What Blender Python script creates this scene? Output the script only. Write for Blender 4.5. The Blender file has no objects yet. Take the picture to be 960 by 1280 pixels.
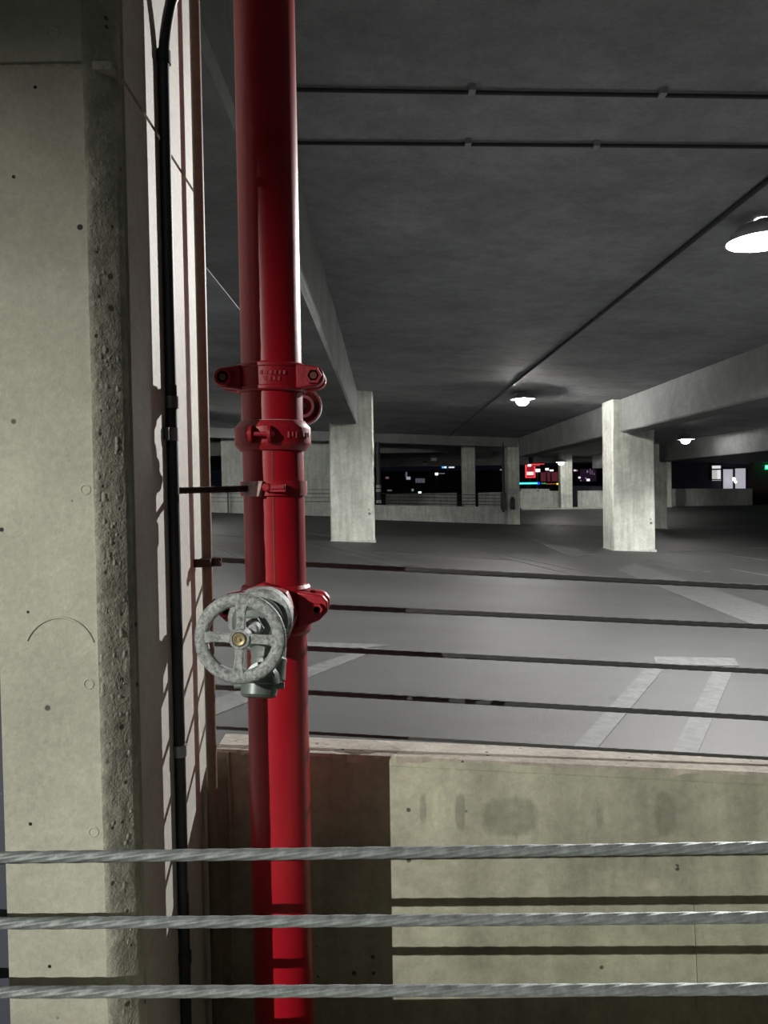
import bpy, math, random
from mathutils import Vector, Matrix
random.seed(7)
S = bpy.context.scene
C = S.collection
PI = math.pi

# ------------------------------------------------------------------ camera
EYE = 1.5                                   # eye height above the floor we stand on
FPX = 1000.0
PITCH, ROLL = 0.028, 0.0165
Fv = Vector((0, math.cos(PITCH), -math.sin(PITCH)))
r0 = Vector((1, 0, 0)); u0 = Vector((0, math.sin(PITCH), math.cos(PITCH)))
Rv = math.cos(ROLL) * r0 - math.sin(ROLL) * u0
Uv = math.sin(ROLL) * r0 + math.cos(ROLL) * u0
cam = bpy.data.cameras.new('camera'); co = bpy.data.objects.new('camera', cam); C.objects.link(co)
cam.sensor_fit = 'VERTICAL'; cam.sensor_height = 36; cam.lens = FPX / 1280 * 36
cam.clip_start = .05; cam.clip_end = 500
m = Matrix((Rv, Uv, -Fv)).transposed().to_4x4(); m.translation = (0, 0, EYE)
co.matrix_world = m
S.camera = co
# ------------------------------------------------------------------ world, exposure
W = bpy.data.worlds.new('night'); S.world = W; W.use_nodes = True
W.node_tree.nodes['Background'].inputs[0].default_value = (.35, .42, .75, 1)
W.node_tree.nodes['Background'].inputs[1].default_value = .006
S.view_settings.view_transform = 'Standard'; S.view_settings.look = 'None'
S.view_settings.gamma = 1; S.view_settings.use_curve_mapping = False
S.view_settings.exposure = 0.0
# lamp powers (x, y, height rel. to eye) : watts
BULB_MAIN = 1900; LENS_FAR = 3000            # lens radiance
LAMP_REAR = 1900; LAMP_FAR = 8

# ------------------------------------------------------------------ geometry of the place
def ray(u, v):
    return (Fv + Rv * ((u - 480) / FPX) - Uv * ((v - 640) / FPX))
def P(u, v, y):
    d = ray(u, v); k = y / d.y
    return Vector((d.x * k, y, EYE + d.z * k))
def fz(x, y):                               # ramp deck height: falls to the right, levels out far back
    s = min(1, max(0, (y - 38.5) / 7.0)); s = s * s * (3 - 2 * s)
    return EYE - (1.3 + .05 * x) * (1 - s) - 1.28 * s
def cz(x): return EYE + 2.38 - .05 * x      # ceiling soffit
def G(u, v):                                # point of the deck under a pixel
    d = ray(u, v); lo, hi = 1.9, 60.0
    for _ in range(50):
        mid = (lo + hi) / 2; k = mid / d.y
        if EYE + d.z * k > fz(d.x * k, mid): lo = mid
        else: hi = mid
    k = lo / d.y
    return Vector((d.x * k, lo, fz(d.x * k, lo)))

# ------------------------------------------------------------------ mesh helpers
class MB:
    def __init__(s): s.v = []; s.f = []
    def add(s, vs, fs):
        n = len(s.v); s.v += [Vector(v) for v in vs]; s.f += [tuple(i + n for i in f) for f in fs]; return s
    def hexa(s, q0, q1):
        s.add(list(q0) + list(q1), [(3,2,1,0),(4,5,6,7),(0,1,5,4),(1,2,6,5),(2,3,7,6),(3,0,4,7)]); return s
    def box(s, a, b):
        (x0,y0,z0),(x1,y1,z1) = a, b
        return s.hexa([(x0,y0,z0),(x1,y0,z0),(x1,y1,z0),(x0,y1,z0)], [(x0,y0,z1),(x1,y0,z1),(x1,y1,z1),(x0,y1,z1)])
    def rings(s, rings, closed=True, cap=True):
        n = len(rings[0]); vs = [v for r in rings for v in r]; fs = []
        for i in range(len(rings) - 1):
            for j in range(n):
                k = (j + 1) % n
                fs.append((i*n+j, i*n+k, (i+1)*n+k, (i+1)*n+j))
        if cap: fs.append(tuple(range(n-1, -1, -1))); fs.append(tuple((len(rings)-1)*n + j for j in range(n)))
        return s.add(vs, fs)
    def lathe(s, o, axis, prof, n=24, cap=True, loop=False):   # prof: (distance along axis, radius)
        a = Vector(axis).normalized(); o = Vector(o)
        t = Vector((0,0,1)) if abs(a.z) < .9 else Vector((1,0,0))
        e1 = a.cross(t).normalized(); e2 = a.cross(e1)
        rr = [[o + a*h + (e1*math.cos(2*PI*j/n) + e2*math.sin(2*PI*j/n))*r for j in range(n)] for h, r in prof]
        if loop: rr.append(rr[0]); cap = False
        return s.rings(rr, cap=cap)
    def cyl(s, a, b, r, n=16, r2=None):
        a = Vector(a); b = Vector(b); return s.lathe(a, b - a, [(0, r), ((b-a).length, r if r2 is None else r2)], n)
    def tube(s, pts, r, n=12):
        rr = []; pts = [Vector(p) for p in pts]; e1 = None
        for i, p in enumerate(pts):
            t = (pts[min(i+1, len(pts)-1)] - pts[max(i-1, 0)]).normalized()
            if e1 is None: e1 = t.cross(Vector((0,.3,1)) if abs(t.z) < .9 else Vector((0,1,0))).normalized()
            e1 = (e1 - t*e1.dot(t)).normalized(); e2 = t.cross(e1)
            rad = r[i] if isinstance(r, (list, tuple)) else r
            rr.append([p + (e1*math.cos(2*PI*j/n) + e2*math.sin(2*PI*j/n))*rad for j in range(n)])
        return s.rings(rr)
    def prism(s, poly, a, b):                # poly: 3D points; swept by b-a
        d = Vector(b) - Vector(a); q = [Vector(p) for p in poly]; return s.rings([q, [p + d for p in q]])
    def build(s, name, mat, parent=None, smooth=None, bevel=0, seg=2, kind=None):
        me = bpy.data.meshes.new(name); off = parent_loc(parent)
        me.from_pydata([v - off for v in s.v], [], s.f); me.update()
        import bmesh
        bm = bmesh.new(); bm.from_mesh(me); bmesh.ops.recalc_face_normals(bm, faces=bm.faces); bm.to_mesh(me); bm.free()
        me.materials.append(mat)
        o = bpy.data.objects.new(name, me); C.objects.link(o)
        if parent: o.parent = parent
        if smooth:
            for p in me.polygons: p.use_smooth = True
            try: me.set_sharp_from_angle(angle=math.radians(smooth))
            except Exception: pass
        if bevel:
            b = o.modifiers.new('bevel', 'BEVEL'); b.width = bevel; b.segments = seg; b.limit_method = 'ANGLE'; b.angle_limit = .6
        if kind: o['kind'] = kind
        return o
def parent_loc(p):
    v = Vector((0,0,0))
    while p: v = v + p.location; p = p.parent
    return v
def tag(o, label, cat, group=None):
    o['label'] = label; o['category'] = cat
    if group: o['group'] = group
    return o
def thing(name, loc, label, cat, group=None):
    o = bpy.data.objects.new(name, None); C.objects.link(o); o.location = loc; o.empty_display_size = .1
    return tag(o, label, cat, group)

# ------------------------------------------------------------------ materials
def mat(name):
    m = bpy.data.materials.new(name); m.use_nodes = True
    nt = m.node_tree; return m, nt, nt.nodes['Principled BSDF']
def N(nt, t, **kw):
    n = nt.nodes.new(t)
    for k, v in kw.items():
        if k.startswith('_'): setattr(n, k[1:], v)
        else: n.inputs[k.replace('_', ' ')].default_value = v
    return n
def coords(nt, scale=(1,1,1)):
    tc = N(nt, 'ShaderNodeTexCoord'); mp = N(nt, 'ShaderNodeMapping'); mp.inputs['Scale'].default_value = scale
    nt.links.new(tc.outputs['Object'], mp.inputs[0]); return mp.outputs[0]
def noise(nt, scale, detail=6, rough=.6, sc=(1,1,1)):
    n = N(nt, 'ShaderNodeTexNoise', Scale=scale, Detail=detail, Roughness=rough); nt.links.new(coords(nt, sc), n.inputs['Vector']); return n.outputs[0]
def ramp(nt, src, stops):
    r = N(nt, 'ShaderNodeValToRGB'); nt.links.new(src, r.inputs[0]); e = r.color_ramp.elements
    while len(e) < len(stops): e.new(.5)
    for el, (p, c) in zip(e, stops):
        el.position = p; el.color = (c, c, c, 1) if not isinstance(c, tuple) else (*c, 1)
    return r.outputs[0]
def mul(nt, a, b, fac=1.0, mode='MULTIPLY'):
    m = N(nt, 'ShaderNodeMix', _data_type='RGBA', _blend_type=mode); m.inputs[0].default_value = fac
    nt.links.new(a, m.inputs[6]); nt.links.new(b, m.inputs[7]); return m.outputs[2]
def concrete(name, col, grain=60, blotch=1.4, streak=True, pits=14, pitr=.055, bump=.35, rough=.85, contrast=.35):
    m, nt, b = mat(name); L = nt.links.new
    base = N(nt, 'ShaderNodeRGB'); base.outputs[0].default_value = (*col, 1); c = base.outputs[0]
    c = mul(nt, c, ramp(nt, noise(nt, blotch, 8, .65), [(.3, 1-contrast), (.7, 1.12)]))
    c = mul(nt, c, ramp(nt, noise(nt, blotch*6, 6, .7), [(.3, 1-contrast*.6), (.65, 1.06)]))
    g = noise(nt, grain, 4, .75); c = mul(nt, c, ramp(nt, g, [(.3, .86), (.7, 1.08)]))
    if streak: c = mul(nt, c, ramp(nt, noise(nt, 6, 5, .6, (1.6, 1.6, .18)), [(.35, .8), (.6, 1.05)]))
    h = g
    if pits:
        v = N(nt, 'ShaderNodeTexVoronoi', Scale=pits); L(coords(nt), v.inputs['Vector'])
        sx_ = N(nt, 'ShaderNodeSeparateColor'); L(v.outputs['Color'], sx_.inputs[0])
        t = N(nt, 'ShaderNodeMath', _operation='MULTIPLY_ADD'); L(sx_.outputs[0], t.inputs[0]); t.inputs[1].default_value = .5; L(v.outputs['Distance'], t.inputs[2])
        p = ramp(nt, t.outputs[0], [(max(0, pitr-.05), 0.0), (pitr, 1.0)])
        c = mul(nt, c, ramp(nt, p, [(0, .25), (1, 1.0)]))
        h = mul(nt, g, p)
    bp = N(nt, 'ShaderNodeBump', Strength=bump, Distance=.004); L(h, bp.inputs['Height']); L(bp.outputs[0], b.inputs['Normal'])
    L(c, b.inputs['Base Color']); b.inputs['Roughness'].default_value = rough
    return m
def stains(m, spots):
    nt = m.node_tree; L = nt.links.new; b = nt.nodes['Principled BSDF']; src = b.inputs['Base Color'].links[0].from_socket
    tc = N(nt, 'ShaderNodeTexCoord'); sp = N(nt, 'ShaderNodeSeparateXYZ'); L(tc.outputs['Object'], sp.inputs[0])
    nz = noise(nt, 14, 5, .7, (1, 1, .25))
    def mth(op, a, b_, c=None):
        n = N(nt, 'ShaderNodeMath', _operation=op)
        for i, q in enumerate((a, b_, c)):
            if q is None: continue
            if isinstance(q, (int, float)): n.inputs[i].default_value = q
            else: L(q, n.inputs[i])
        return n.outputs[0]
    for cx, cz_, w, h, tone in spots:
        ax = mth('DIVIDE', mth('ABSOLUTE', mth('SUBTRACT', sp.outputs[0], cx), 0), w); az = mth('DIVIDE', mth('ABSOLUTE', mth('SUBTRACT', sp.outputs[2], cz_), 0), h)
        r = mth('ADD', mth('POWER', ax, 3.0), mth('POWER', az, 3.0)); r = mth('MULTIPLY_ADD', nz, 2.6, mth('SUBTRACT', r, 1.25))
        src = mul(nt, src, ramp(nt, r, [(.35, tone), (1.0, (1,1,1))]))
    L(src, b.inputs['Base Color'])
def plain(name, col, rough=.5, metal=0.0, spec=None, var=0.0, vscale=30, bump=0.0, coat=0):
    m, nt, b = mat(name); b.inputs['Base Color'].default_value = (*col, 1); b.inputs['Roughness'].default_value = rough; b.inputs['Metallic'].default_value = metal
    if coat: b.inputs['Coat Weight'].default_value = coat; b.inputs['Coat Roughness'].default_value = .2
    if var:
        base = N(nt, 'ShaderNodeRGB'); base.outputs[0].default_value = (*col, 1)
        n = noise(nt, vscale, 6, .7); c = mul(nt, base.outputs[0], ramp(nt, n, [(.3, 1-var), (.7, 1+var*.4)])); nt.links.new(c, b.inputs['Base Color'])
        if bump:
            bp = N(nt, 'ShaderNodeBump', Strength=bump, Distance=.002); nt.links.new(n, bp.inputs['Height']); nt.links.new(bp.outputs[0], b.inputs['Normal'])
    return m
def emit(name, col, st):
    m, nt, b = mat(name); b.inputs['Base Color'].default_value = (*[min(1, c) * .1 for c in col], 1)
    b.inputs['Emission Color'].default_value = (*col, 1); b.inputs['Emission Strength'].default_value = st; return m

M = {}
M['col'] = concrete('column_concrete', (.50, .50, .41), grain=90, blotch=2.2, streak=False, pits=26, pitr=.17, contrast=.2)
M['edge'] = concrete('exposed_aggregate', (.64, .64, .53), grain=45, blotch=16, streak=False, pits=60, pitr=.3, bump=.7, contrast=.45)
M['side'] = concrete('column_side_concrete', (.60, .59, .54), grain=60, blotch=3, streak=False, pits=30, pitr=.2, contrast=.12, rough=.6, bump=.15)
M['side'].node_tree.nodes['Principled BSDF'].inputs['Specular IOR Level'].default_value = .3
M['stone'] = plain('pale_aggregate', (.54, .54, .46), .8, var=.25, vscale=60)
M['wall'] = concrete('upstand_concrete', (.47, .47, .365), grain=70, blotch=2.5, streak=True, pits=24, pitr=.16, contrast=.3)
M['cap'] = concrete('upstand_top_concrete', (.52, .47, .40), grain=60, blotch=9, streak=False, pits=50, pitr=.25, bump=1, contrast=.35)
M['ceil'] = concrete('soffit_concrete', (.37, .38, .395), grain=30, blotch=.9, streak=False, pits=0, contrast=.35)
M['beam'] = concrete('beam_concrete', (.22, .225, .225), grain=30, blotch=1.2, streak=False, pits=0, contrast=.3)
M['far'] = concrete('far_column_concrete', (.70, .73, .65), grain=20, blotch=.9, streak=True, pits=2.6, pitr=.16, contrast=.3)
M['farwall'] = concrete('far_wall_concrete', (.56, .58, .54), grain=12, blotch=.7, streak=True, pits=0, contrast=.25)
M['paint'] = plain('worn_white_paint', (.094, .097, .095), .7, var=.5, vscale=14)
M['faint'] = plain('faded_paint', (.074, .076, .076), .8, var=.4, vscale=9)
M['red'] = plain('red_gloss_paint', (.40, .005, .016), .38, var=.12, vscale=22, bump=.25, coat=.1)
M['red2'] = plain('red_cast_paint', (.40, .010, .022), .42, var=.3, vscale=60, bump=.6)
M['dust'] = plain('dusty_red', (.55, .36, .34), .8, var=.4, vscale=70)
M['galv'] = plain('galvanised', (.44, .465, .455), .6, .25, var=.75, vscale=150, bump=1.0)
M['body'] = plain('valve_body_grey', (.25, .275, .26), .45, .3, var=.35, vscale=60, bump=.6)
M['cap_grey'] = plain('grey_green_cap', (.17, .205, .19), .4, .3, var=.25, vscale=50)
M['brass'] = plain('brass', (.55, .45, .26), .4, .7, var=.3, vscale=200)
M['cable'] = plain('steel_cable', (.27, .295, .295), .55, .3, var=.4, vscale=70, bump=.5)
M['cabled'] = plain('weathered_cable', (.06, .062, .06), .8, 0, var=.3, vscale=60)
M['dark'] = plain('dark_conduit', (.030, .034, .042), .5, var=.2)
M['tan'] = plain('tan_conduit', (.20, .17, .12), .5, var=.25, vscale=60)
M['strap'] = plain('zinc_strap', (.35, .37, .37), .38, .8, var=.3, vscale=80)
M['rod'] = plain('rusty_rod', (.06, .03, .022), .8, var=.5, vscale=200, bump=1)
M['black'] = plain('black_rubber', (.01, .01, .01), .7)
M['seam'] = plain('seam_line', (.16, .06, .03), .8)
M['housing'] = plain('lamp_housing', (.35, .35, .36), .5, .3)
M['lens_low'] = emit('frosted_bottom_lens', (1, .985, .93), 12)
M['enamel'] = plain('white_enamel', (.85,.85,.83), .4)
M['darkwall'] = plain('dark_facade', (.07, .075, .105), .8, var=.2, vscale=2)
M['night'] = plain('night_building', (.035, .032, .045), .9, var=.2, vscale=.4)
M['frame'] = plain('dark_frame', (.03, .03, .035), .5)
M['glass'] = plain('dial_glass', (.05, .06, .055), .08, 0)
M['dial'] = plain('dial_face', (.50, .68, .64), .6)
def floor_mat():
    m, nt, b = mat('ramp_deck'); L = nt.links.new
    base = N(nt, 'ShaderNodeRGB'); base.outputs[0].default_value = (.0455, .0468, .047, 1); c = base.outputs[0]
    c = mul(nt, c, ramp(nt, noise(nt, .35, 7, .6, (.5, 1.4, 1)), [(.38, .62), (.62, 1.15)]))
    c = mul(nt, c, ramp(nt, noise(nt, 1.1, 6, .6, (.35, 1, 1)), [(.35, .8), (.65, 1.08)]))
    g = noise(nt, 55, 4, .8); c = mul(nt, c, ramp(nt, g, [(.3, .8), (.7, 1.12)]))
    s = noise(nt, 2.3, 3, .5); c = mul(nt, c, ramp(nt, s, [(.24, .55), (.32, 1.0)]))
    bp = N(nt, 'ShaderNodeBump', Strength=.35, Distance=.004); L(g, bp.inputs['Height']); L(bp.outputs[0], b.inputs['Normal'])
    L(c, b.inputs['Base Color']); b.inputs['Roughness'].default_value = .62; return m
M['floor'] = floor_mat()
def brick_mat():
    m, nt, b = mat('dark_brick'); t = N(nt, 'ShaderNodeTexBrick', Scale=4.0)
    mp = coords(nt, (1, 1, 1)); sw = N(nt, 'ShaderNodeSeparateXYZ'); cb = N(nt, 'ShaderNodeCombineXYZ'); nt.links.new(mp, sw.inputs[0]); nt.links.new(sw.outputs[0], cb.inputs[0]); nt.links.new(sw.outputs[2], cb.inputs[1]); nt.links.new(cb.outputs[0], t.inputs['Vector'])
    t.inputs['Color1'].default_value = (.22, .09, .08, 1); t.inputs['Color2'].default_value = (.16, .06, .055, 1); t.inputs['Mortar'].default_value = (.12, .1, .1, 1)
    nt.links.new(t.outputs[0], b.inputs['Base Color']); b.inputs['Roughness'].default_value = .8; return m
M['brick'] = brick_mat()

# ================================================================== large structure
# ramp deck with its painted lines
mb = MB(); xs = [-13 + i for i in range(41)]; ys = [1.84] + [3 + i for i in range(48)]
top = [[Vector((x, y, fz(x, y))) for x in xs] for y in ys]
n = len(xs); vs = [v for r in top for v in r]; nb = len(vs); vs += [v - Vector((0,0,.2)) for v in vs]; fs = []
for i in range(len(ys)-1):
    for j in range(n-1):
        a = i*n+j; fs.append((a, a+1, a+n+1, a+n)); fs.append((nb+a, nb+a+n, nb+a+n+1, nb+a+1))
for j in range(n-1): fs.append((j, nb+j, nb+j+1, j+1)); k = (len(ys)-1)*n+j; fs.append((k, k+1, nb+k+1, nb+k))
for i in range(len(ys)-1): a = i*n; fs.append((a, a+n, nb+a+n, nb+a)); a = i*n+n-1; fs.append((a, nb+a, nb+a+n, a+n))
floor = MB().add(vs, fs).build('floor', M['floor'], kind='structure')
def paint(px, name='parking_line', m='paint', sub=6):
    """ribbon painted on the deck; px = four picture corners (two on each end)"""
    a, b, c, d = [G(*p) for p in px]; mbp = MB(); vs = []; fs = []
    for i in range(sub+1):
        t = i/sub
        for e0, e1 in ((a, d), (b, c)):
            p = e0.lerp(e1, t); z = fz(p.x, p.y); vs.append((p.x, p.y, z+.004))
        if i: k = 2*i; fs.append((k-2, k-1, k+1, k))
    nb = len(vs); vs += [(x, y, z-.006) for x, y, z in vs]
    for i in range(sub): k = 2*i; fs += [(k, k+2, nb+k+2, nb+k), (k+1, nb+k+1, nb+k+3, k+3)]
    fs += [(0, nb, nb+1, 1), (2*sub, 2*sub+1, nb+2*sub+1, nb+2*sub)]
    return mbp.add(vs, fs).build(name, M[m], floor)
def pline(u0_, v0_, u1_, v1_, w=.10, m='paint'):
    a, b = G(u0_, v0_), G(u1_, v1_); d = (b-a); d.z = 0; s = Vector((-d.y, d.x, 0)).normalized()*w/2
    vs = []; fs = []; sub = 4
    for i in range(sub+1):
        p = a.lerp(b, i/sub)
        for q in (p-s, p+s): vs.append((q.x, q.y, fz(q.x, q.y)+.004))
        if i: k = 2*i; fs.append((k-2, k-1, k+1, k))
    nb = len(vs); vs += [(x, y, z-.006) for x, y, z in vs]
    for i in range(sub): k = 2*i; fs += [(k, k+2, nb+k+2, nb+k), (k+1, nb+k+1, nb+k+3, k+3)]
    fs += [(0, nb, nb+1, 1), (2*sub, 2*sub+1, nb+2*sub+1, nb+2*sub)]
    return MB().add(vs, fs).build('parking_line', M[m], floor)
paint([(712,939),(744,939),(835,830),(812,830)])
paint([(838,945),(871,945),(918,834),(894,834)])
paint([(820,831),(817,821),(918,823),(924,833)])
paint([(488,806),(454,811),(240,884),(240,906)])
paint([(250,799),(250,806),(474,811),(490,806)])
paint([(772,713),(793,704),(990,769),(990,801)], 'stop_bar')
paint([(628,660),(648,660),(742,694),(712,696)], 'faded_line', 'faint')
for a in [(382,680,508,710),(412,681,540,711),(600,690,726,720),(632,694,768,722)]: pline(*a, w=.09)
for a in [(808,700,864,707),(821,707,864,713),(878,714,887,715),(900,692,975,703),(915,711,980,724)]: pline(*a, w=.10)
for a in [(722,676,754,675),(679,659,688,657),(689,658,699,656)]: pline(*a, w=.25)
pline(640,655.5,960,659.5, w=.3, m='faint')
pline(264,683,282,688,w=.09); pline(282,688,300,696,w=.09); pline(300,696,330,712,w=.09)
pline(382,666,432,673,w=.1); pline(266,668,300,671,w=.1); pline(470,690,640,700,w=.15,m='faint')
pline(788,728,795,730,w=.06); pline(795,730,797,735,w=.04)
pline(500,668,620,676,w=.2,m='faint'); pline(840,690,960,684,w=.2,m='faint')

# ceiling slab
mb = MB(); mb.hexa([(-14,-10,cz(-14)),(28,-10,cz(28)),(28,50.5,cz(28)),(-14,50.5,cz(-14))], [(-14,-10,cz(-14)+.25),(28,-10,cz(28)+.25),(28,50.5,cz(28)+.25),(-14,50.5,cz(-14)+.25)])
ceiling = mb.build('ceiling', M['ceil'], kind='structure')
# the floor we stand on and the low wall below the cables in front of us
MB().box((-9,-10,-.2),(7,1.10,0)).build('floor_near', M['floor'], kind='structure')
MB().box((-9,.92,0),(7,1.10,EYE-.79)).build('wall_near', M['wall'], kind='structure')
MB().box((-6,1.32,-3.0),(-.60,1.5,cz(-.6)-.01)).build('dark_side_screen', M['darkwall'], kind='structure')  # added dark screen: keeps the gap left of the column dark, blocks lamp light
MB().box((-9,-10,-3.2),(28,60,-3.0)).build('floor_below', M['floor'], kind='structure')

# upstand wall along the edge of the ramp
def upstand():
    D, D2 = 1.72, 1.845
    zl = lambda x: P(270,936,D).z + (P(960,966,D).z - P(270,936,D).z) * (x - P(270,936,D).x) / (P(960,966,D).x - P(270,936,D).x)
    x0, x1 = -.372, 6.0; nseg = 150
    mb = MB(); rings = []; rnd = random.Random(3)
    from mathutils import noise as mn
    for i in range(nseg+1):
        t = i/nseg; x = x0 + (x1-x0)*t**1.7; z = zl(x)
        ch = .004 + .010*max(0, mn.noise(Vector((x*9, 0, 3)))) + .012*max(0, mn.noise(Vector((x*30, 5, 0)))-.25)
        if -.12 < x < -.03: ch += .008*(1-abs(x+.07)/.06)
        rings.append([Vector((x,D,EYE-1.62)), Vector((x,D,z-ch*1.6)), Vector((x,D+ch,z-ch*.3)), Vector((x,D+.03,z+.001)), Vector((x,D2-.02,z+.001)), Vector((x,D2,z-.01)), Vector((x,D2,EYE-1.62))])
    mb.rings(rings); w = mb.build('wall_front', M['wall'], kind='structure', smooth=25)
    w.data.materials.append(M['cap'])
    for p in w.data.polygons:
        if p.normal.z > .6: p.material_index = 1
    # raised pour line just under the top and a panel joint
    q = [P(487,957,D-.0015), P(975,982,D-.0015)]
    MB().tube([q[0], q[1]], .0016, 5).build('pour_line', M['wall'], w)
    a = P(866,1130,D-.001); b = P(872,1262,D-.001)
    MB().tube([a, b], .0022, 5).build('pour_line', M['wall'], w)
    a = P(285,940,D-.001); b = P(292,1255,D-.001); MB().tube([a, P(287,1000,D-.002), b], .004, 6).build('form_line', M['wall'], w)
    return w
wall = upstand()
def spot(u, v, w, h, tone): p = P(u, v, 1.72); return (p.x, p.z, w*.00172, h*.00172, tone)
dk_, lt_ = (.70,.72,.72), (1.18,1.16,1.14)
stains(M['wall'], [spot(640,1020,38,27,dk_), spot(575,1015,7,24,dk_), spot(832,1018,16,30,dk_), spot(750,1020,6,20,dk_), spot(548,1008,10,32,lt_), spot(529,1010,5,22,dk_), spot(770,1078,45,12,(.85,.85,.85)), spot(815,1105,12,10,lt_), spot(800,1190,300,45,(.96,.99,.94))])

# ------------------------------------------------------------------ big column at the left
CX, CF = -.386, 1.185                       # side plane, front plane
base = Vector((-.47, 1.45, 0))
colm = thing('concrete_column', base, 'large pale concrete column at left edge, close to the camera, with conduits strapped to its side', 'column')
zt = cz(-.4) - .004
fl, fr = -.576, P(119,640,CF).x
CY = 1.223; cc = P(162,640,CY).x
zj = P(50,80,CF).z                          # pour joint
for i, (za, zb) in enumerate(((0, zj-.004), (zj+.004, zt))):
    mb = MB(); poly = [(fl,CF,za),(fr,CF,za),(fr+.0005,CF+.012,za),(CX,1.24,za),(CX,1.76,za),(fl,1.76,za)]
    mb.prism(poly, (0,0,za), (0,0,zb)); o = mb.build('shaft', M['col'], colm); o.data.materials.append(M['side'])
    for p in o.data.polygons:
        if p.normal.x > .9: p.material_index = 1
MB().box((fl+.005,CF+.006,zj-.006),(CX-.005,1.755,zj+.006)).build('pour_joint', M['edge'], colm)
# rough broken arris: a displaced strip
from mathutils import noise as mn
mb = MB(); rings = []; H = 260
for i in range(H+1):
    z = .25 + (zt-.25-.02)*i/H; r = []
    wob = .002*mn.noise(Vector((0,0,z*5)))
    for j in range(11):
        t = j/10; x = (fr-.0005+wob) + (cc-fr-wob)*t; y = CF + (CY-CF)*t**1.25 - .0022
        d = .0016*abs(mn.noise(Vector((x*90, 7, z*70)))) + .0022*max(0, mn.noise(Vector((x*40, 3, z*32))))
        if j in (0,): d = 0
        r.append(Vector((x + d*.4, y - d, z)))
    r += [Vector((CX-.004, 1.255, z)), Vector((fr, CF+.02, z))]
    rings.append(r)
mb.rings(rings); mb.build('rough_arris', M['edge'], colm, smooth=60)
rnd = random.Random(11); mb = MB()
for i in range(230):                        # pale stones showing in the broken edge
    z = rnd.uniform(.3, 2.9) if i % 3 else EYE + rnd.choice((-.05,.0,.06,.12,-.3,-.2,.16,-.25)) + rnd.uniform(-.05,.05); t = rnd.random()**1.5*.75 + .08
    c = Vector((fr + (cc-fr)*t, CF + (CY-CF)*t**1.25 - .0018, z)); a = rnd.uniform(.0015,.0045)*(1.25-t*.6); h = a*rnd.uniform(.9,2.1)
    n_ = Vector((.55,-.83,0)); e_ = Vector((.83,.55,0)); rr = []
    for k, (f, q) in enumerate(((1,0),(.8,.35),(.4,.5))):
        rr.append([c + n_*(q*.0011) + e_*(a*f*math.cos(2*PI*j/9)*(1+.15*math.sin(3*j+i))) + Vector((0,0,h*f*math.sin(2*PI*j/9))) for j in range(9)])
    mb.rings(rr)
mb.build('aggregate_stones', M['stone'], colm, smooth=60, kind='stuff')
for u, v, r in ((107,612,7),(111,855,7),(117,1040,7),(66,42,9)):
    p = P(u, v, CF); rr = r*CF/1000
    MB().lathe(p, (0,-1,0), [(-.004, rr), (.0006, rr), (.0012, rr*.8), (.0002, rr*.68), (-.001, rr*.5)], 20).build('form_tie_plug', M['col'], colm, smooth=40)
# curved trowel ridge
pts = [P(75+45*math.cos(a), 820-48*math.sin(a), CF-.0002) for a in [PI*(.12+.75*i/20) for i in range(21)]]
MB().tube(pts, .0020, 6).build('curved_scar', M['col'], colm, smooth=60)
for u, v, r in ((100,284,4),(44,109,2.5),(17,221,2.5),(38,1030,2.5),(62,1208,2.5),(2,662,3),(35,765,2)):
    p = P(u, v, CF); MB().lathe(p, (0,-1,0), [(-.004, r*.0011), (.0003, r*.0011)], 9).build('bug_hole', M['black'], colm)

# ------------------------------------------------------------------ distant columns and beams
GC = 'columns carrying the ramp ceiling'
def column(x0, x1, y0, y1, label, bev=.03, ztop=None):
    xm, ym = (x0+x1)/2, (y0+y1)/2; zb = fz(xm, ym)
    t = thing('concrete_column', (xm, ym, zb), label, 'column')
    MB().box((x0,y0,zb-.12),(x1,y1,ztop or cz(xm)+.05)).build('shaft', M['far'], t, bevel=bev, seg=1)
    MB().box((x0-.03,y0-.03,zb-.12),(x1+.03,y1+.03,zb+.035)).build('grout_footing', M['farwall'], t, bevel=.02)
    return t
Y1 = 19.5
c1 = column(P(413,640,Y1).x, P(468,640,Y1).x, Y1, Y1+.9, 'square concrete column on the ramp just right of the red pipe, under a beam end')
c2 = column(P(766,640,Y1).x, P(819,640,Y1).x, Y1, Y1+.9, 'wide square concrete column on the ramp in the right half of the picture')
for px, h in (((776,582),0),((776,605),0),((812,604),0),((776,645),0),((812,645),0),((776,681),0),((812,681),0)):
    p = P(*px, Y1); MB().lathe(p, (0,-1,0), [(-.01,.04),(.003,.04),(.0035,.03)], 12).build('tie_plug', M['far'], c2)
Y2 = 34.0
c3 = column(P(634,640,Y2).x, P(650,640,Y2).x, Y2, Y2+.55, 'slim concrete column at the right end of the far cable railing')
c4 = column(P(818,640,34.8).x, P(834,640,34.8).x, 34.8, 35.3, 'grey column half hidden behind the right edge of the wide square column')
c5 = column(P(579,640,36).x, P(595,640,36).x, 36, 36.6, 'slim column standing behind the far cable railing, seen against the dark')
c6 = column(P(701,640,45.5).x, P(716,640,45.5).x, 45.5, 46.1, 'farthest grey column, below the small far lamp')
c7 = column(P(836.5,640,46).x, P(840,640,46).x, 46, 46.4, 'thin far post beside the low wall, left of the bright doors')
c8 = column(-1.35, -.75, Y2, Y2+.6, 'far column standing right behind the column beside the red pipe')
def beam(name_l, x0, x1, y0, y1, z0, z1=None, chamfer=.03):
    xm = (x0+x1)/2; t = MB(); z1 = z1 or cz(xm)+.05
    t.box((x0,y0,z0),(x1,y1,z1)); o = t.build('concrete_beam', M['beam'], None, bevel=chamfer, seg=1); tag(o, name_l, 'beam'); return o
zb1 = P(440,530,Y1).z
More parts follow.
